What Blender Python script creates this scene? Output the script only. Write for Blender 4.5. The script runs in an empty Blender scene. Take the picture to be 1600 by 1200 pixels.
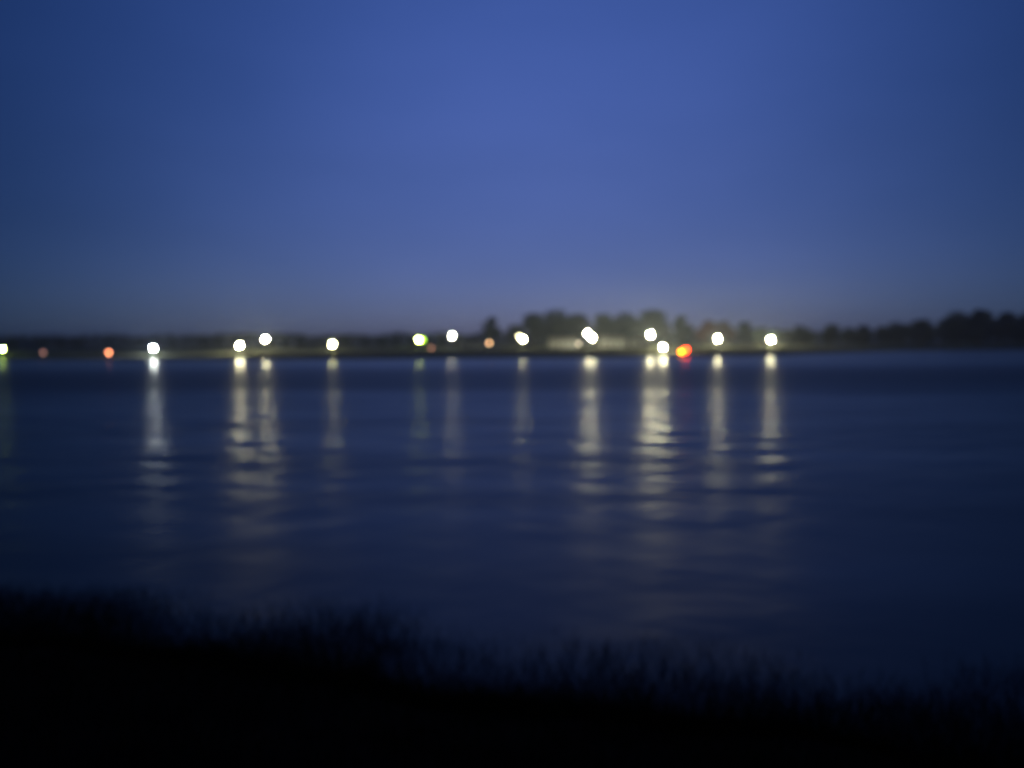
import bpy, math, random
import numpy as np
from mathutils import Vector, Matrix

random.seed(11)
rng = np.random.default_rng(11)
R = math.radians
S = bpy.context.scene
C = S.collection

# ------------------------------------------------------------------ camera
cd = bpy.data.cameras.new('camera')
cam = bpy.data.objects.new('camera', cd)
C.objects.link(cam)
S.camera = cam
cam.location = (0, 0, 3.4)
cam.rotation_mode = 'XYZ'
roll, pitch = R(-0.286), R(3.1)
cam.matrix_world = (Matrix.Translation((0, 0, 3.4)) @ Matrix.Rotation(R(90) - pitch, 4, 'X')
                    @ Matrix.Rotation(roll, 4, 'Z'))
cd.sensor_width = 36
cd.lens = 27
cd.clip_start = 0.05
cd.clip_end = 6000
cd.dof.use_dof = True             # the phone focused on the air just before it
cd.dof.focus_distance = 1.0
cd.dof.aperture_fstop = 2.15
cd.dof.aperture_blades = 0

# ------------------------------------------------------------------ dusk sky
SUN_EL, SUN_ROT = 24, 178
w = bpy.data.worlds.new('World')
S.world = w
w.use_nodes = True
nt = w.node_tree
N, LK = nt.nodes, nt.links
N.clear()
out = N.new('ShaderNodeOutputWorld')
bg = N.new('ShaderNodeBackground')
sky = N.new('ShaderNodeTexSky')
sky.sky_type = 'NISHITA'
sky.sun_disc = False
sky.sun_elevation = R(SUN_EL)
sky.sun_rotation = R(SUN_ROT)
sky.air_density = 1.0
sky.dust_density = 0.3
sky.ozone_density = 3.0
bg.inputs['Strength'].default_value = 0.093


def vmath(op, a, b=None, tree=nt):
    n = tree.nodes.new('ShaderNodeVectorMath')
    n.operation = op
    for i, v in enumerate((a, b)):
        if v is None:
            continue
        if isinstance(v, (tuple, list)):
            n.inputs[i].default_value = v
        elif isinstance(v, (float, int)):
            n.inputs['Scale'].default_value = v
        else:
            tree.links.new(v, n.inputs[i])
    return n


def fmath(op, a, b=None, tree=nt):
    n = tree.nodes.new('ShaderNodeMath')
    n.operation = op
    for i, v in enumerate((a, b)):
        if v is None:
            continue
        if isinstance(v, (float, int)):
            n.inputs[i].default_value = v
        else:
            tree.links.new(v, n.inputs[i])
    return n.outputs[0]


tc = N.new('ShaderNodeTexCoord')
nrm = vmath('NORMALIZE', tc.outputs['Generated'])
# lens vignetting put into the sky: brightest round one heading, fading smoothly away
ga, ge = R(3), R(15)
axis = (math.sin(ga) * math.cos(ge), math.cos(ga) * math.cos(ge), math.sin(ge))
dot = vmath('DOT_PRODUCT', nrm.outputs[0], axis)
ang = fmath('ARCCOSINE', fmath('MINIMUM', dot.outputs['Value'], 0.99999))
g = fmath('EXPONENT', fmath('MULTIPLY', fmath('POWER', fmath('DIVIDE', ang, R(33)), 2.0), -1.0))
lobe = fmath('ADD', fmath('MULTIPLY', g, 0.93), 0.07)
cl = N.new('ShaderNodeTexNoise')
cl.inputs['Scale'].default_value = 2.2
cl.inputs['Detail'].default_value = 3
mp = N.new('ShaderNodeMapping')
mp.inputs['Scale'].default_value = (1, 1, 2.5)
LK.new(nrm.outputs[0], mp.inputs['Vector'])
LK.new(mp.outputs[0], cl.inputs['Vector'])
cf = fmath('ADD', fmath('MULTIPLY', cl.outputs[0], 0.36), 0.82)
lobe = fmath('MULTIPLY', lobe, cf)
# mauve near the horizon, deeper blue higher up
sep = N.new('ShaderNodeSeparateXYZ')
LK.new(nrm.outputs[0], sep.inputs[0])
ramp = N.new('ShaderNodeValToRGB')
LK.new(sep.outputs['Z'], ramp.inputs[0])
cr = ramp.color_ramp
cr.elements[0].position = 0.0
cr.elements[0].color = (0.225, 0.21, 0.48, 1)
cr.elements[1].position = 0.42
cr.elements[1].color = (0.41, 0.455, 0.90, 1)
e = cr.elements.new(0.13)
e.color = (0.235, 0.235, 0.49, 1)
e = cr.elements.new(0.22)
e.color = (0.275, 0.285, 0.57, 1)
mul = vmath('MULTIPLY', sky.outputs[0], ramp.outputs[0])
tri = N.new('ShaderNodeCombineXYZ')      # the vignetting dims red most and blue least
for i_, p_ in enumerate((1.45, 1.02, 0.90)):
    LK.new(fmath('POWER', lobe, p_), tri.inputs[i_])
sc = vmath('MULTIPLY', mul.outputs[0], tri.outputs[0])
LK.new(sc.outputs[0], bg.inputs['Color'])
LK.new(bg.outputs[0], out.inputs['Surface'])

sd = bpy.data.lights.new('sun', 'SUN')
sd.energy = 0.006
sd.angle = R(20)
sd.color = (0.75, 0.82, 1.0)
sun = bpy.data.objects.new('sun', sd)
C.objects.link(sun)
az = R(SUN_ROT)
sdir = Vector((math.sin(az) * math.cos(R(SUN_EL)), math.cos(az) * math.cos(R(SUN_EL)), math.sin(R(SUN_EL))))
sun.rotation_euler = sdir.to_track_quat('Z', 'Y').to_euler()

S.view_settings.view_transform = 'Standard'
S.view_settings.look = 'None'
S.view_settings.exposure = 0
S.view_settings.gamma = 1
S.view_settings.use_curve_mapping = False
S.render.engine = 'CYCLES'
cy = S.cycles
cy.use_denoising = True
cy.use_adaptive_sampling = False
cy.max_bounces = 4
cy.diffuse_bounces = 2
cy.glossy_bounces = 2
cy.volume_bounces = 0
cy.transparent_max_bounces = 4
cy.caustics_reflective = False
cy.caustics_refractive = False
cy.sample_clamp_direct = 0
cy.sample_clamp_indirect = 3.0
cy.use_light_tree = True


# ------------------------------------------------------------------ helpers
def mat(name, col, rough=0.8, var=0.25, scale=1.5, bump=0.0, spec=0.3, metal=0.0):
    m = bpy.data.materials.new(name)
    m.use_nodes = True
    t = m.node_tree
    b = t.nodes['Principled BSDF']
    b.inputs['Roughness'].default_value = rough
    b.inputs['Specular IOR Level'].default_value = spec
    b.inputs['Metallic'].default_value = metal
    co = t.nodes.new('ShaderNodeTexCoord')
    n = t.nodes.new('ShaderNodeTexNoise')
    n.inputs['Scale'].default_value = scale
    n.inputs['Detail'].default_value = 5
    t.links.new(co.outputs['Object'], n.inputs['Vector'])
    r = t.nodes.new('ShaderNodeValToRGB')
    r.color_ramp.elements[0].position = 0.3
    r.color_ramp.elements[1].position = 0.7
    r.color_ramp.elements[0].color = tuple(c * (1 - var) for c in col) + (1,)
    r.color_ramp.elements[1].color = tuple(min(1, c * (1 + var)) for c in col) + (1,)
    t.links.new(n.outputs[0], r.inputs[0])
    t.links.new(r.outputs[0], b.inputs['Base Color'])
    if bump:
        bp = t.nodes.new('ShaderNodeBump')
        bp.inputs['Strength'].default_value = bump
        t.links.new(n.outputs[0], bp.inputs['Height'])
        t.links.new(bp.outputs[0], b.inputs['Normal'])
    return m


def glow(name, col, strength):
    m = bpy.data.materials.new(name)
    m.use_nodes = True
    b = m.node_tree.nodes['Principled BSDF']
    b.inputs['Base Color'].default_value = (0.8, 0.8, 0.78, 1)
    b.inputs['Emission Color'].default_value = tuple(col) + (1,)
    b.inputs['Emission Strength'].default_value = strength
    return m


class MB:
    def __init__(s):
        s.v, s.f = [], []

    def box(s, a, b):
        i = len(s.v)
        x0, y0, z0 = a
        x1, y1, z1 = b
        s.v += [(x0, y0, z0), (x1, y0, z0), (x1, y1, z0), (x0, y1, z0),
                (x0, y0, z1), (x1, y0, z1), (x1, y1, z1), (x0, y1, z1)]
        s.f += [(i, i + 3, i + 2, i + 1), (i + 4, i + 5, i + 6, i + 7), (i, i + 1, i + 5, i + 4),
                (i + 1, i + 2, i + 6, i + 5), (i + 2, i + 3, i + 7, i + 6), (i + 3, i, i + 4, i + 7)]
        return s

    def tube(s, p, q, r0, r1, n=8):
        p, q = Vector(p), Vector(q)
        d = (q - p).normalized()
        a = d.orthogonal().normalized()
        b = d.cross(a)
        i = len(s.v)
        for c, r in ((p, r0), (q, r1)):
            for k in range(n):
                t = 2 * math.pi * k / n
                s.v.append(tuple(c + a * (math.cos(t) * r) + b * (math.sin(t) * r)))
        for k in range(n):
            s.f.append((i + k, i + (k + 1) % n, i + n + (k + 1) % n, i + n + k))
        s.f.append(tuple(i + k for k in range(n))[::-1])
        s.f.append(tuple(i + n + k for k in range(n)))
        return s

    def lathe(s, prof, n=16, c=(0, 0, 0)):
        i = len(s.v)
        for r, z in prof:
            for k in range(n):
                t = 2 * math.pi * k / n
                s.v.append((c[0] + r * math.cos(t), c[1] + r * math.sin(t), c[2] + z))
        for j in range(len(prof) - 1):
            for k in range(n):
                a, b = i + j * n + k, i + j * n + (k + 1) % n
                s.f.append((a, b, b + n, a + n))
        s.f.append(tuple(i + k for k in range(n))[::-1])
        s.f.append(tuple(i + (len(prof) - 1) * n + k for k in range(n)))
        return s

    def build(s, name, m, parent=None, smooth=False):
        me = bpy.data.meshes.new(name)
        me.from_pydata(s.v, [], s.f)
        me.materials.append(m)
        if smooth:
            for p in me.polygons:
                p.use_smooth = True
        o = bpy.data.objects.new(name, me)
        C.objects.link(o)
        o.parent = parent
        return o


def tag(o, label=None, cat=None, group=None, kind=None):
    if label:
        o['label'] = label
    if cat:
        o['category'] = cat
    if group:
        o['group'] = group
    if kind:
        o['kind'] = kind
    return o


def empty(name, loc, rz=0):
    o = bpy.data.objects.new(name, None)
    C.objects.link(o)
    o.location = loc
    o.rotation_euler = (0, 0, rz)
    o.empty_display_size = 0.3
    return o


def mesh_np(name, V, F, m, smooth=False):
    me = bpy.data.meshes.new(name)
    V = np.asarray(V, dtype=np.float32)
    F = np.asarray(F, dtype=np.int32)
    k = F.shape[1]
    me.vertices.add(len(V))
    me.vertices.foreach_set('co', V.ravel())
    me.loops.add(F.size)
    me.loops.foreach_set('vertex_index', F.ravel())
    me.polygons.add(len(F))
    me.polygons.foreach_set('loop_start', np.arange(0, F.size, k, dtype=np.int32))
    me.polygons.foreach_set('loop_total', np.full(len(F), k, dtype=np.int32))
    if smooth:
        me.polygons.foreach_set('use_smooth', np.ones(len(F), dtype=bool))
    me.materials.append(m)
    me.update(calc_edges=True)
    return me


def grid_obj(name, X, Y, Z, m, smooth=True):
    r, c = X.shape
    V = np.stack([X, Y, Z], -1).reshape(-1, 3)
    idx = np.arange(r * c).reshape(r, c)
    F = np.stack([idx[:-1, :-1], idx[:-1, 1:], idx[1:, 1:], idx[1:, :-1]], -1).reshape(-1, 4)
    o = bpy.data.objects.new(name, mesh_np(name, V, F, m, smooth))
    C.objects.link(o)
    return o


def vnoise(x, y, seed=0):
    """smooth value noise, numpy"""
    r = np.random.default_rng(seed).random((256, 256))
    xi, yi = np.floor(x).astype(int), np.floor(y).astype(int)
    fx, fy = x - xi, y - yi
    fx, fy = fx * fx * (3 - 2 * fx), fy * fy * (3 - 2 * fy)
    a = r[xi % 256, yi % 256]
    b = r[(xi + 1) % 256, yi % 256]
    c = r[xi % 256, (yi + 1) % 256]
    d = r[(xi + 1) % 256, (yi + 1) % 256]
    return (a * (1 - fx) + b * fx) * (1 - fy) + (c * (1 - fx) + d * fx) * fy


# ------------------------------------------------------------------ materials
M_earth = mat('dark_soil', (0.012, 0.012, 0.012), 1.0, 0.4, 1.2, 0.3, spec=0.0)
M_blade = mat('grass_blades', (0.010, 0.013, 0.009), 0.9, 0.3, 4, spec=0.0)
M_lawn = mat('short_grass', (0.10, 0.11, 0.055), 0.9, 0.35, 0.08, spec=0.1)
M_path = mat('pale_gravel', (0.36, 0.34, 0.30), 0.9, 0.2, 0.8, spec=0.1)
M_leaf = mat('leaves', (0.014, 0.022, 0.024), 0.8, 0.35, 0.4, spec=0.1)
M_leaf_redlit = mat('redlit_leaves', (0.080, 0.028, 0.022), 0.8, 0.35, 0.4, spec=0.1)  # the red lantern's light on the crowns, put into the leaf colour
M_bark = mat('bark', (0.07, 0.055, 0.04), 0.9, 0.3, 3, 0.4)
M_wall = mat('pale_render', (0.45, 0.48, 0.52), 0.8, 0.2, 0.5)
M_roof = mat('grey_roof', (0.20, 0.20, 0.21), 0.7, 0.2, 2)
M_frame = mat('painted_wood', (0.30, 0.32, 0.30), 0.6, 0.1, 3)
M_pole = mat('pole_paint', (0.10, 0.11, 0.11), 0.5, 0.15, 3, metal=0.3)
M_glass = mat('window_glass', (0.02, 0.025, 0.03), 0.08, 0.1, 1, spec=0.6)
M_wood = mat('weathered_wood', (0.14, 0.11, 0.08), 0.85, 0.3, 2)

# water: dark lake, calm glassy stretch under the far bank, ruffled nearer in
M_water = bpy.data.materials.new('lake_water')
M_water.use_nodes = True
t = M_water.node_tree
b = t.nodes['Principled BSDF']
b.inputs['Base Color'].default_value = (0.035, 0.042, 0.045, 1)
b.inputs['IOR'].default_value = 1.33
b.inputs['Specular IOR Level'].default_value = 0.5
geo = t.nodes.new('ShaderNodeNewGeometry')


def noise(scale, stretch, detail=3, rot=0.0):
    m_ = t.nodes.new('ShaderNodeMapping')
    m_.inputs['Scale'].default_value = stretch
    m_.inputs['Rotation'].default_value = (0, 0, rot)
    t.links.new(geo.outputs['Position'], m_.inputs['Vector'])
    n_ = t.nodes.new('ShaderNodeTexNoise')
    n_.inputs['Scale'].default_value = scale
    n_.inputs['Detail'].default_value = detail
    t.links.new(m_.outputs[0], n_.inputs['Vector'])
    return n_.outputs[0]


sp = t.nodes.new('ShaderNodeSeparateXYZ')
t.links.new(geo.outputs['Position'], sp.inputs[0])
# wind patches (stretched along the shore) + edge of the calm stretch
mr = t.nodes.new('ShaderNodeMapRange')
mr.inputs['From Min'].default_value = 40
mr.inputs['From Max'].default_value = 66
mr.inputs['To Min'].default_value = 1.0
mr.inputs['To Max'].default_value = 0.0
mr.interpolation_type = 'SMOOTHSTEP'
patch = noise(0.05, (0.5, 2.2, 1), 2)
yy = fmath('ADD', sp.outputs['Y'], fmath('MULTIPLY', fmath('SUBTRACT', patch, 0.5, t), 22.0, t), t)
t.links.new(yy, mr.inputs['Value'])
ruf = mr.outputs[0]
patch2 = noise(0.16, (0.35, 1.6, 1), 2)
pr = t.nodes.new('ShaderNodeMapRange')
pr.inputs['From Min'].default_value = 0.35
pr.inputs['From Max'].default_value = 0.65
t.links.new(patch2, pr.inputs['Value'])
mr2 = t.nodes.new('ShaderNodeMapRange')
mr2.inputs['From Min'].default_value = 75
mr2.inputs['From Max'].default_value = 125
mr2.interpolation_type = 'SMOOTHSTEP'
t.links.new(yy, mr2.inputs['Value'])
rough = fmath('SUBTRACT', 0.46, fmath('MULTIPLY', ruf, fmath('ADD', fmath('MULTIPLY', pr.outputs[0], 0.07, t), 0.11, t), t), t)
rough = fmath('SUBTRACT', rough, fmath('MULTIPLY', mr2.outputs[0], 0.16, t), t)
t.links.new(rough, b.inputs['Roughness'])
bp = t.nodes.new('ShaderNodeBump')
bp.inputs['Distance'].default_value = 1.0
h1 = noise(0.9, (0.95, 1.0, 1), 2, R(6))
h2 = noise(3.5, (0.6, 1.0, 1), 2, R(-9))
hh = fmath('ADD', fmath('MULTIPLY', h1, 0.13, t), fmath('MULTIPLY', h2, 0.018, t), t)
lee = t.nodes.new('ShaderNodeMapRange')
lee.inputs['From Min'].default_value = 13
lee.inputs['From Max'].default_value = 26
lee.inputs['To Min'].default_value = 0.15
t.links.new(sp.outputs['Y'], lee.inputs['Value'])
t.links.new(fmath('MULTIPLY', hh, fmath('MULTIPLY', ruf, lee.outputs[0], t), t), bp.inputs['Height'])
bp.inputs['Strength'].default_value = 0.5
t.links.new(bp.outputs[0], b.inputs['Normal'])

# ------------------------------------------------------------------ the lake
ty = np.concatenate([[-80, -30, -5], 3.0 * (60.0 ** np.linspace(0, 1, 420)), [200, 240, 300, 400, 900, 2600]])
tx = np.linspace(-1, 1, 241)
Y = np.repeat(ty[:, None], tx.size, 1)
X = tx[None, :] * (14 + np.abs(Y) * 1.25)
cal = np.clip((60 - Y) / 16, 0, 1) * np.clip((Y - 12) / 18, 0.08, 1)
Z = np.zeros_like(X)
wr = np.random.default_rng(5)
for i in range(16):
    lam = 1.1 * 1.23 ** i * 0.9
    if lam > 4.2:
        break
    a = R(90 + wr.normal(0, 34))
    k = 2 * math.pi / lam
    amp = 0.0024 * lam
    Z += amp * np.sin(k * (X * math.cos(a) + Y * math.sin(a)) + wr.random() * 6.28)
Z *= cal * (0.55 + 0.9 * vnoise(X * 0.09 + 40, Y * 0.22 + 40, 3))
water = grid_obj('water', X, Y, Z, M_water)
tag(water, kind='structure')

# ------------------------------------------------------------------ near bank (dark grassy slope we stand on)
nx = np.array([-60, -30, -18, -11.4, -6.5, -4.7, -2.9, 0.0, 2.3, 4.1, 5.8, 12, 30, 60])
ny = np.array([20, 15, 11.6, 10.1, 8.7, 8.4, 7.9, 6.9, 6.4, 5.8, 5.6, 5.0, 4.0, 3.0])


def near_edge(x):
    return np.interp(x, nx, ny) + 0.35 * (vnoise(x * 1.3 + 90, x * 0 + 3.3, 8) - 0.5)


def near_h(x, y):
    e_ = near_edge(x)
    s = e_ - y
    z = np.where(s > 0, 1.8 * (1 - np.exp(-s / 5.0)) * 1.30, s * 0.28)
    z = np.minimum(z, 1.8 + 0.02 * np.maximum(-y, 0))
    return z + 0.07 * (vnoise(x * 1.7 + 50, y * 1.7 + 50, 4) - 0.5) * np.clip(s / 1.0, 0, 1)


gx = np.linspace(-60, 60, 360)
gy = np.concatenate([np.linspace(-60, -3, 20), np.linspace(-2.6, 22, 190)])
GX, GY = np.meshgrid(gx, gy)
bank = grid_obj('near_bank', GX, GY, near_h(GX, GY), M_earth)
tag(bank, kind='structure')

nb, ne = 120000, 330000
bx = rng.uniform(-16, 12, nb + ne)
by = np.concatenate([rng.uniform(-1.0, 14.0, nb), near_edge(bx[nb:]) + rng.uniform(-0.9, 3.6, ne)])
s_ = near_edge(bx) - by
rag = 1.0 * (vnoise(bx * 0.55 + 70, by * 0.9 + 70, 31) - 0.5) + 0.35 * (vnoise(bx * 1.9 + 70, by * 2.6 + 70, 32) - 0.5)
dens = np.where(s_ < 0, np.clip(1 + (s_ + rag) / 2.4, 0, 1) ** 2.0, 0.85)
dens[nb:] *= np.clip(1.9 - 1.0 * s_[nb:], 0, 1)
nb = nb + ne
keep = (rng.random(nb) < dens) & (bx ** 2 + by ** 2 > 1.3 ** 2)
bx, by, s_ = bx[keep], by[keep], s_[keep]
bz = np.maximum(near_h(bx, by), -0.15) - 0.02
n_ = bx.size
hgt = rng.uniform(0.35, 1.0, n_) * 0.13 * (0.85 + 0.3 * vnoise(bx * 0.9 + 7, by * 0.9 + 7, 6)) + 0.03 + np.clip(-bz, 0, 1)
th = rng.uniform(0, 6.28, n_)
wd = rng.uniform(0.003, 0.006, n_)
ln = rng.uniform(0.1, 0.6, n_) * hgt
ph = rng.uniform(0, 6.28, n_)
P = np.stack([bx, by, bz], -1)
sdv = np.stack([np.cos(th) * wd, np.sin(th) * wd, 0 * wd], -1)
mid = P + np.stack([np.cos(ph) * ln * .35, np.sin(ph) * ln * .35, hgt * .6], -1)
tip = P + np.stack([np.cos(ph) * ln, np.sin(ph) * ln, hgt], -1)
V = np.stack([P - sdv, P + sdv, mid - sdv * .7, mid + sdv * .7, tip], 1).reshape(-1, 3)
i0 = np.arange(n_)[:, None] * 5
F = np.concatenate([i0 + [0, 1, 3], i0 + [0, 3, 2], i0 + [2, 3, 4]], 0)
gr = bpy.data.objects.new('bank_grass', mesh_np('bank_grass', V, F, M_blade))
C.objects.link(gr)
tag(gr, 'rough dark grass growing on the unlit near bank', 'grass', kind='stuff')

# ------------------------------------------------------------------ far bank
fx_ = np.array([-900, -400, -200, -118.5, -69.5, -27.3, 0.0, 20.6, 31.0, 59.2, 81.2, 127.7, 181.7, 300, 500, 900])
fy_ = np.array([260, 215, 190, 177.8, 166.9, 163.5, 168.0, 165.2, 176, 177.8, 205, 255.8, 272.9, 300, 330, 380])


def far_edge(x):
    return np.interp(x, fx_, fy_) + 3.0 * (vnoise(x * 0.12 + 60, x * 0 + 1.7, 9) - 0.5)


def far_h(x, y):
    s = y - far_edge(x)
    z = np.where(s > 0, 0.35 * (1 - np.exp(-s / 2.0)) + 0.5 * np.clip((s - 6) / 60, 0, 1), s * 0.2)
    return z + 0.12 * (vnoise(x * 0.15 + 9, y * 0.15 + 9, 12) - 0.5) * np.clip(s / 4, 0, 1)


gx = np.concatenate([np.linspace(-2200, -320, 30), np.linspace(-300, 300, 420), np.linspace(320, 2200, 30)])
sv = np.concatenate([[-12, -6, -3], np.linspace(-1.5, 14, 36), np.linspace(16, 90, 36), np.linspace(110, 340, 20), [600, 1200, 2100]])
GX, SV = np.meshgrid(gx, sv)
GY = far_edge(GX) + SV
far = grid_obj('far_bank', GX, GY, far_h(GX, GY), M_lawn)
tag(far, kind='structure')


def fh(x, y):
    return float(far_h(np.array([float(x)]), np.array([float(y)]))[0])


# pale shore path following the edge of the far bank
px_ = np.linspace(-160, 100, 260)
PX = np.stack([px_] * 4, 0)
off = np.array([7.0, 8.0, 9.0, 10.0])[:, None]
PY = np.interp(px_, fx_, fy_)[None, :] + off
path = grid_obj('shore_path', PX, PY, far_h(PX, PY) + 0.05, M_path)
tag(path, kind='structure')


# ------------------------------------------------------------------ trees
def crown_mesh(seed, h, wdt, nleaf=2600):
    r = np.random.default_rng(seed)
    base = h * 0.14
    nl = 15
    cen = []
    for i in range(nl):
        u = r.random()
        zz = base + (h - base) * (0.14 + 0.72 * u)
        rad = wdt * 0.5 * math.sin(math.pi * min(1, 0.22 + 0.72 * u)) * 0.62
        a = r.uniform(0, 6.28)
        cen.append((math.cos(a) * rad * r.uniform(.3, 1), math.sin(a) * rad * r.uniform(.3, 1), zz,
                    wdt * r.uniform(0.17, 0.27)))
    cen = np.array(cen)
    k = r.integers(0, nl, nleaf)
    d = r.normal(size=(nleaf, 3))
    d /= np.linalg.norm(d, axis=1)[:, None]
    rad = cen[k, 3] * r.uniform(0.45, 1.12, nleaf) ** 0.6
    P = cen[k, :3] + d * rad[:, None] * np.array([1, 1, 0.8])
    P[:, 2] = np.clip(P[:, 2], base * .7, h)
    a = r.normal(size=(nleaf, 3))
    a /= np.linalg.norm(a, axis=1)[:, None]
    b_ = np.cross(a, d)
    b_ /= np.linalg.norm(b_, axis=1)[:, None] + 1e-6
    s = (h * 0.034 * r.uniform(0.6, 1.5, nleaf))[:, None]
    V = np.stack([P - a * s, P + b_ * s * .55, P + a * s, P - b_ * s * .55], 1).reshape(-1, 3)
    F = np.arange(nleaf * 4).reshape(-1, 4)
    return V, F


def trunk_mb(seed, h, wdt):
    r = random.Random(seed)
    m = MB()
    p = Vector((0, 0, -0.3))
    q = Vector((r.uniform(-.02, .02) * h, 0, h * 0.3))
    m.tube(p, q, h * 0.028, h * 0.020)
    m.tube(q, (q.x * 1.4, 0, h * 0.72), h * 0.020, h * 0.006)
    for i in range(5):
        a = r.uniform(0, 6.28)
        z0 = h * r.uniform(0.2, 0.5)
        m.tube((q.x, 0, z0), (math.cos(a) * wdt * .3, math.sin(a) * wdt * .3, z0 + h * r.uniform(.16, .3)),
               h * 0.011, h * 0.004, 6)
    return m


protos = []
for i, (ww, mm) in enumerate(((0.85, M_leaf), (1.05, M_leaf), (0.7, M_leaf), (1.25, M_leaf), (0.95, M_leaf_redlit))):
    V, F = crown_mesh(100 + i, 10, 10 * ww)
    protos.append((mesh_np('crown', V, F, mm), trunk_mb(200 + i, 10, 10 * ww), ww))
trunk_meshes = []


def tree(x, y, top, kind, label, group, name='broadleaf_tree'):
    z = fh(x, y)
    t_ = empty(name, (x, y, z), random.uniform(0, 6.28))
    sc_ = (top - z) / 10 / 0.98
    t_.scale = (sc_ * random.uniform(.95, 1.2), sc_ * random.uniform(.95, 1.2), sc_)
    tag(t_, label, 'tree', group)
    cm, tm, _ = protos[kind]
    if len(trunk_meshes) <= kind or trunk_meshes[kind] is None:
        while len(trunk_meshes) <= kind:
            trunk_meshes.append(None)
        o = tm.build('trunk', M_bark, t_)
        trunk_meshes[kind] = o.data
    else:
        o = bpy.data.objects.new('trunk', trunk_meshes[kind])
        C.objects.link(o)
        o.parent = t_
    c = bpy.data.objects.new('crown', cm)
    C.objects.link(c)
    c.parent = t_
    return t_


left = [(-305, 450, 7.2), (-288, 443, 7.0), (-275, 453, 6.7), (-262, 446, 7.1), (-249, 440, 7.2), (-236, 450, 6.1),
        (-222, 460, 7.6), (-210, 452, 6.9), (-197, 447, 6.2), (-183, 457, 7.0), (-171, 449, 7.0), (-159, 444, 7.5),
        (-144, 454, 6.8), (-132, 447, 7.2), (-121, 441, 7.3), (-105, 451, 6.2), (-96, 445, 7.0), (-88, 461, 6.9),
        (-77, 452, 7.2), (-67, 448, 6.3), (-58, 452, 7.0), (-50, 458, 7.1), (-41, 449, 7.4), (-32, 444, 7.6)]
for i, (x, y, z) in enumerate(left):
    tree(x, y, z + 0.6, (0, 3, 1, 0, 3, 1, 2)[i % 7],
         'small dark tree in the low tree line left of the high clump',
         'small trees of the low left tree line')
center = [(-12, 455, 18.2, 2, 'lone tall dark tree left of the high clump, above the dim peach light'),
          (13, 445, 20.0, 1, 'dark rounded tree rising behind the overlapping pair of yellowish lights'),
          (25, 451, 22.0, 3, 'broad dark green crown, highest one right of the overlapping yellowish lights'),
          (40, 459, 20.0, 1, 'dark tree just left of the brightest double light, right of the highest broad crown'),
          (53, 444, 18.8, 0, 'dark tree directly above the brightest double light'),
          (67, 451, 20.2, 3, 'dark tree left of the highest white light of the close pair'),
          (82, 454, 22.0, 1, 'tall dark crown standing right over the highest white light'),
          (98, 445, 18.2, 2, 'narrow dark green tree standing above the red and orange lantern'),
          (112, 440, 15.4, 4, 'tree with red lamplight painted in, standing between the red lantern and next white light'),
          (124, 448, 15.2, 4, 'second tree with red lamplight painted in, behind the white light right of the red lantern'),
          (136, 450, 14.2, 0, 'lowering dark tree at the right end of the high clump')]
for x, y, z, k, lb in center:
    tree(x, y, z, k, lb, 'tall trees behind the middle of the shore')
for x, y, z in ((2, 470, 14), (33, 475, 18), (61, 472, 17), (74, 470, 17), (91, 470, 16), (105, 468, 14), (148, 455, 11.5), (158, 460, 10.5)):
    tree(x, y, z, random.choice((0, 1, 3)), 'dark tree filling a gap at the back of the high clump',
         'back row of the high clump')
right = [(119, 372, 9.6), (131, 350, 10.4), (145, 350, 10.8), (160, 350, 10.0), (174, 350, 11.6), (187, 350, 12.8), (203, 350, 16.2),
         (212, 350, 17.0), (225, 350, 15.4), (235, 350, 16.0), (250, 352, 16.6)]
rl = ['dark shrubby tree just behind the rightmost white light',
      'low dark tree, first of the plain dark row right of the last light',
      'low dark tree, second of the row right of the last light',
      'low dark tree in the dip of the right hand row, third from the last light',
      'dark tree where the right hand row starts to climb',
      'dark tree just left of the step up in the right hand row',
      'tall black tree forming the left shoulder of the high right end',
      'tallest black tree of the right hand row, at the top of the step',
      'black tree in the slight dip of the high right end',
      'tall black tree beside the right edge of the view',
      'black tree standing at the very right edge of the view']
for i, (x, y, z) in enumerate(right):
    tree(x, y, z, (1, 3, 1, 0, 3, 1, 3, 1, 0, 3, 1)[i], rl[i], 'dark trees on the right hand shore')
for i, x in enumerate(np.arange(124, 262, 9.0)):
    tree(x, 364 + (i * 7) % 9, float(np.interp(x, [124, 180, 200, 260], [8.5, 10, 12.5, 13.5])), (0, 1, 3)[i % 3],
         'dark tree behind the front row of the right hand shore', 'second row on the right hand shore')

# distant wood, one mass
r = np.random.default_rng(77)
nn = 60000
dx = r.uniform(-900, 900, nn)
dy = 560 + r.uniform(-25, 40, nn)
top = 7.5 + 4.0 * vnoise(dx * 0.06 + 300, dx * 0 + 5, 21)
dz = 0.6 + (top - 0.6) * r.random(nn) ** 0.75
P = np.stack([dx, dy, dz], -1)
a = r.normal(size=(nn, 3)); a /= np.linalg.norm(a, axis=1)[:, None]
b_ = r.normal(size=(nn, 3)); b_ /= np.linalg.norm(b_, axis=1)[:, None]
s = r.uniform(0.7, 1.5, nn)[:, None]
V = np.stack([P - a * s, P + b_ * s * .6, P + a * s, P - b_ * s * .6], 1).reshape(-1, 3)
wood = bpy.data.objects.new('distant_wood', mesh_np('distant_wood', V, np.arange(nn * 4).reshape(-1, 4), M_leaf))
C.objects.link(wood)
tag(wood, 'far wood closing the horizon behind the shore trees', 'wood', kind='stuff')


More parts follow.
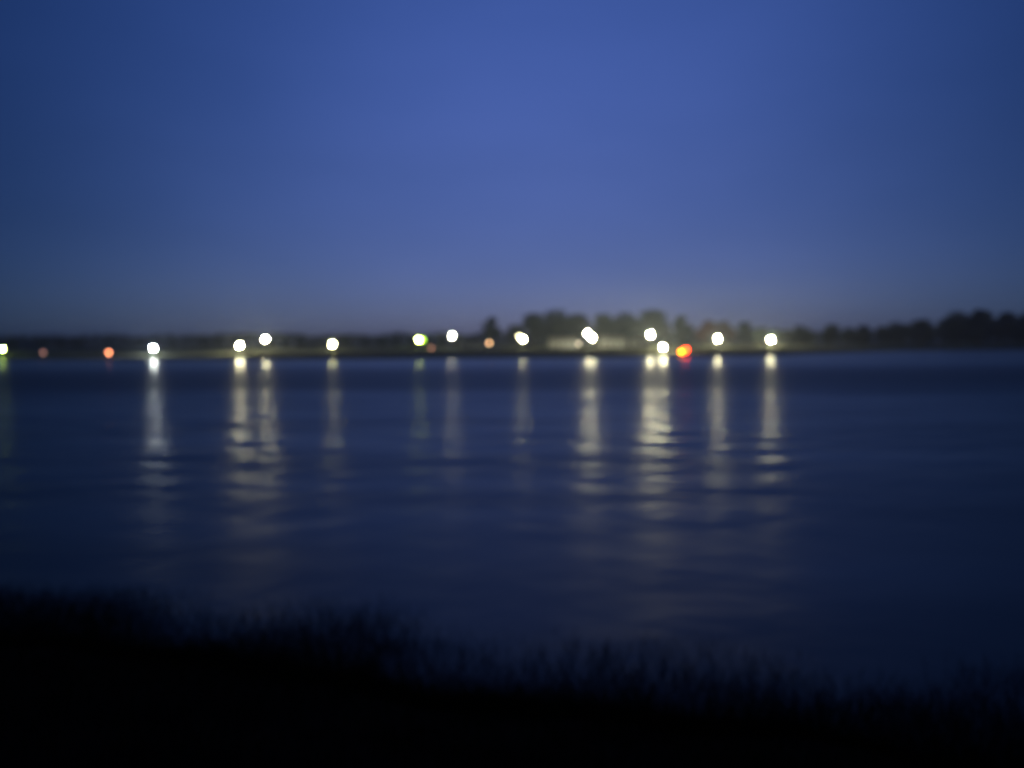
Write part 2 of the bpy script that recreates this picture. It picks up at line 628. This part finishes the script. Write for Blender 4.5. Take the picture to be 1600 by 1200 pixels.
# ------------------------------------------------------------------ low pale shore buildings
def shed(name, x, y, wd_, dp, eave, ridge, label, group, doors=1, wins=2):
    z = fh(x, y) - 0.15
    t_ = empty(name, (x, y, z))
    tag(t_, label, 'building', group)
    hw = wd_ / 2
    m = MB().box((-hw, 0, 0), (hw, dp, eave))
    i = len(m.v)
    m.v += [(-hw, 0.0, eave), (-hw, dp, eave), (-hw, dp / 2, ridge - .12), (hw, 0.0, eave), (hw, dp, eave), (hw, dp / 2, ridge - .12)]
    m.f += [(i, i + 1, i + 2), (i + 3, i + 5, i + 4)]
    m.build('wall', M_wall, t_)
    rm = MB()
    o_ = 0.4
    for sy in (0, 1):
        ya, yb = (-o_, dp / 2) if sy == 0 else (dp + o_, dp / 2)
        za = eave - 0.12
        j = len(rm.v)
        for dz_ in (0.0, 0.16):
            rm.v += [(-hw - o_, ya, za + dz_), (hw + o_, ya, za + dz_), (hw + o_, yb, ridge + dz_), (-hw - o_, yb, ridge + dz_)]
        rm.f += [(j, j + 1, j + 2, j + 3), (j + 4, j + 7, j + 6, j + 5), (j, j + 4, j + 5, j + 1),
                 (j + 1, j + 5, j + 6, j + 2), (j + 2, j + 6, j + 7, j + 3), (j + 3, j + 7, j + 4, j)]
    rm.build('roof', M_roof, t_)
    slots = doors + wins
    step = wd_ / slots
    for k in range(slots):
        cx = -hw + step * (k + .5)
        if k < doors:
            d = MB().box((cx - .5, -.06, 0.1), (cx + .5, .02, 2.15)).build('door', M_wood, t_)
            MB().box((cx + .32, -.12, 1.0), (cx + .40, -.06, 1.12)).build('handle', M_pole, d)
        else:
            f_ = MB()
            x0, x1, z0, z1 = cx - .6, cx + .6, 1.0, 2.1
            f_.box((x0, -.07, z0), (x1, .02, z0 + .09)).box((x0, -.07, z1 - .09), (x1, .02, z1))
            f_.box((x0, -.068, z0 + .09), (x0 + .09, .02, z1 - .09)).box((x1 - .09, -.068, z0 + .09), (x1, .02, z1 - .09))
            f_.box((cx - .04, -.066, z0 + .09), (cx + .04, .02, z1 - .09))
            w_ = f_.build('window', M_frame, t_)
            for xa, xb in ((x0 + .092, cx - .042), (cx + .042, x1 - .092)):
                MB().box((xa, -.03, z0 + .092), (xb, -.01, z1 - .092)).build('pane', M_glass, w_)
    return t_


shed('boathouse', 23.5, 352, 12.5, 7, 3.2, 5.2, 'pale blurred low building between the yellowish light pair and brightest double light',
     'pale buildings on the far bank', 2, 3)
shed('pavilion', 47, 355, 11.5, 6, 3.4, 5.6, 'pale blurred pavilion just right of the brightest double light',
     'pale buildings on the far bank', 1, 3)
shed('kiosk', 59.5, 352, 8.5, 5, 3.0, 4.6, 'pale grey kiosk left of the close pair of white lights',
     'pale buildings on the far bank', 1, 2)
shed('shed', -17.5, 340, 8.0, 5, 2.4, 3.6, 'dim grey shed left of the dim peach coloured light',
     'pale buildings on the far bank', 1, 1)

# ------------------------------------------------------------------ lamps along the far shore
PX1 = 1 / 1200.0


def lamp(name, x, y, z, col, disc, label, group, rad=None, lowstyle=False, over_water=False):
    """z = height of the lit globe's centre; disc = how bright it reads"""
    g0 = fh(x, y)
    rg = rad or min(0.5, max(0.28, y * PX1 * 1.55))
    stren = disc * (7.0 if disc > 1 else 1.0) * 400.0 / ((2 * rg / (y * PX1)) ** 2)
    t_ = empty(name, (x, y, g0))
    tag(t_, label, 'lamp', group)
    h = z - g0
    nk = h - rg * 1.12
    MB().lathe([(.20, -.2), (.20, .06), (.13, .12), (.10, .2)], 10).build('base', M_pole, t_)
    MB().lathe([(.055, .2), (.045, max(.22, nk - .14))], 8).build('pole', M_pole, t_)
    MB().lathe([(.05, nk - .14), (rg * .55, nk - .02), (rg * .60, nk + rg * .25)], 12).build('collar', M_pole, t_)
    prof = [(rg * math.sin(math.pi * q / 12), h - rg * math.cos(math.pi * q / 12)) for q in range(1, 12)]
    gl = MB().lathe(prof, 16).build('globe', glow(name + '_glow', col, stren), t_, True)
    MB().lathe([(rg * .5, h + rg * .90), (rg * .28, h + rg * 1.12), (.03, h + rg * 1.3)], 10).build('cap', M_pole, t_)
    return t_


W = (1.0, 0.91, 0.52)
WC = (0.93, 1.0, 0.92)
WY = (1.0, 0.92, 0.42)
G1 = 'white lamps along the far shore'
lamp('shore_lamp', -139.2, 210, 2.35, (0.70, 0.95, 0.16), 1.2, 'yellow-green lamp cut by the left edge of the view', G1)
lamp('shore_lamp', -96.5, 207, 2.33, WC, 8, 'cool white lamp standing alone, first bright light right of the orange lamp', G1)
lamp('shore_lamp', -78.6, 222, 2.87, W, 11, 'lower left lamp of the white pair on the left half of the shore', G1)
lamp('shore_lamp', -105.8, 330, 5.30, W, 9, 'higher right lamp of the white pair on the left half of the shore', G1)
lamp('shore_lamp', -65.3, 280, 3.03, WY, 4, 'smaller pale yellow lamp alone between the left pair and the green rimmed lamp', G1)
lamp('shore_lamp', -41.7, 345, 4.76, (0.80, 0.92, 0.16), 1.6, 'pale lamp with a yellow-green rim left of centre', G1)
lamp('shore_lamp', -31.1, 400, 6.88, (1.0, .95, .6), 2.6, 'cream lamp just right of the green rimmed lamp', G1)
lamp('shore_lamp', 3.9, 400, 6.37, (1.0, .93, .55), 0.95, 'fainter upper lamp of the overlapping yellowish pair near the centre', G1)
lamp('shore_lamp', 5.2, 360, 4.87, WY, 3, 'brighter lower lamp of the overlapping yellowish pair near the centre', G1)
lamp('shore_lamp', 38.0, 385, 7.69, W, 6, 'upper left lamp of the brightest merged double light', G1)
lamp('shore_lamp', 35.2, 337, 5.19, W, 7, 'lower right lamp of the brightest merged double light', G1)
lamp('shore_lamp', 72.1, 400, 7.03, W, 18, 'white lamp standing higher than its neighbour, two lights left of the red lantern', G1)
lamp('shore_lamp', 44.3, 225, 1.68, W, 18, 'low white lamp immediately left of the red and orange lantern', G1)
lamp('shore_lamp', 104.4, 390, 4.83, W, 14, 'white lamp standing alone right of the red lantern', G1)
lamp('shore_lamp', 121.2, 360, 3.99, W, 14, 'rightmost white lamp, with only dark trees to its right', G1)
G2 = 'dim coloured lamps low on the far shore'
lamp('bollard_light', -117.1, 192, 1.43, (0.55, 0.25, 0.20), 0.12, 'very dim brownish pink light near the left edge', G2)
lamp('bollard_light', -100.7, 192, 1.35, (1.0, 0.30, 0.13), 0.75, 'salmon orange light left of the first bright white lamp', G2)
lamp('path_light', -8.5, 290, 3.20, (1.0, 0.55, 0.25), 0.42, 'dim peach light between the cream lamp and the overlapping pair', G2)
lamp('path_light', 24.4, 280, 2.81, (1.0, 0.85, 0.62), 0.18, 'faint beige light touching the brightest double light on its left', G2)
lamp('bollard_light', -31.3, 300, 1.35, (1.0, 0.42, 0.25), 0.08, 'faint salmon light below and right of the green rimmed lamp', G2)
# green globe added behind the pale lamp only to make its halo
lamp('added_rim_lamp', -40.9, 352, 4.75, (0.35, 0.75, 0.02), 0.9, 'added yellow-green globe behind the pale lamp left of centre, making its rim', None, rad=0.9)

# red and orange lantern: a squat post with a big red lens and an orange one before it
t_ = empty('signal_lantern', (41.6, 187, fh(41.6, 187)))
tag(t_, 'squat lantern glowing red with an orange core, lowest light on the far shore', 'lantern')
zb = t_.location.z


def disc_head(name, cx, cy, cz, rad, m):
    mb = MB()
    n = 20
    for yy_, rr_ in ((0, rad * .55), (-.0, rad), (.10, rad), (.16, rad * .8)):
        for k in range(n):
            q = 2 * math.pi * k / n
            mb.v.append((cx + rr_ * math.cos(q), cy + yy_ - (.08 if rr_ == rad * .55 else 0), cz + rr_ * math.sin(q)))
    for j in range(3):
        for k in range(n):
            a_, b__ = j * n + k, j * n + (k + 1) % n
            mb.f.append((a_, b__, b__ + n, a_ + n))
    mb.f.append(tuple(range(n)))
    mb.f.append(tuple(3 * n + k for k in range(n))[::-1])
    return mb.build(name, m, t_)


MB().lathe([(.22, -.2), (.22, .08), (.10, .16), (.09, 1.5)], 10, (0, .3, 0)).build('post', M_pole, t_)
MB().box((-.75, .12, .25), (1.25, .24, 1.55)).build('backboard', M_pole, t_)
disc_head('red_lens', 0.70, -.06, 0.95, 0.50, glow('red_glow', (1.0, 0.035, 0.004), 45))
disc_head('orange_lens', -0.42, -.36, 0.55, 0.30, glow('orange_glow', (1.0, 0.22, 0.004), 60))

# small wooden landing stage at the lantern
t_ = empty('landing_stage', (44.5, 170, 0))
tag(t_, 'small dark wooden landing stage at the water below the red lantern', 'jetty')
for k in range(16):
    MB().box((-1.0, k * .55, .38), (1.0, k * .55 + .5, .44)).build('plank', M_wood, t_)
for px in (-.8, .8):
    MB().box((px - .06, 0.05, .24), (px + .06, 8.7, .378)).build('beam', M_wood, t_)
    for py in (.3, 4.2, 8.2):
        MB().lathe([(.09, -1.2), (.08, .24)], 8, (px, py, 0)).build('pile', M_wood, t_)

# ------------------------------------------------------------------ damp evening air
hz = MB().box((-2300, -90, -60), (2300, 2560, 28))
mh = bpy.data.materials.new('damp_air')
mh.use_nodes = True
tt = mh.node_tree
tt.nodes.remove(tt.nodes['Principled BSDF'])
pv = tt.nodes.new('ShaderNodeVolumePrincipled')
pv.inputs['Color'].default_value = (0.72, 0.82, 1.0, 1)
pv.inputs['Density'].default_value = 0.00038
pv.inputs['Anisotropy'].default_value = 0.6
tt.links.new(pv.outputs[0], tt.nodes['Material Output'].inputs['Volume'])
ho = hz.build('haze', mh)
tag(ho, 'thin damp evening air over the lake', 'haze', kind='stuff')
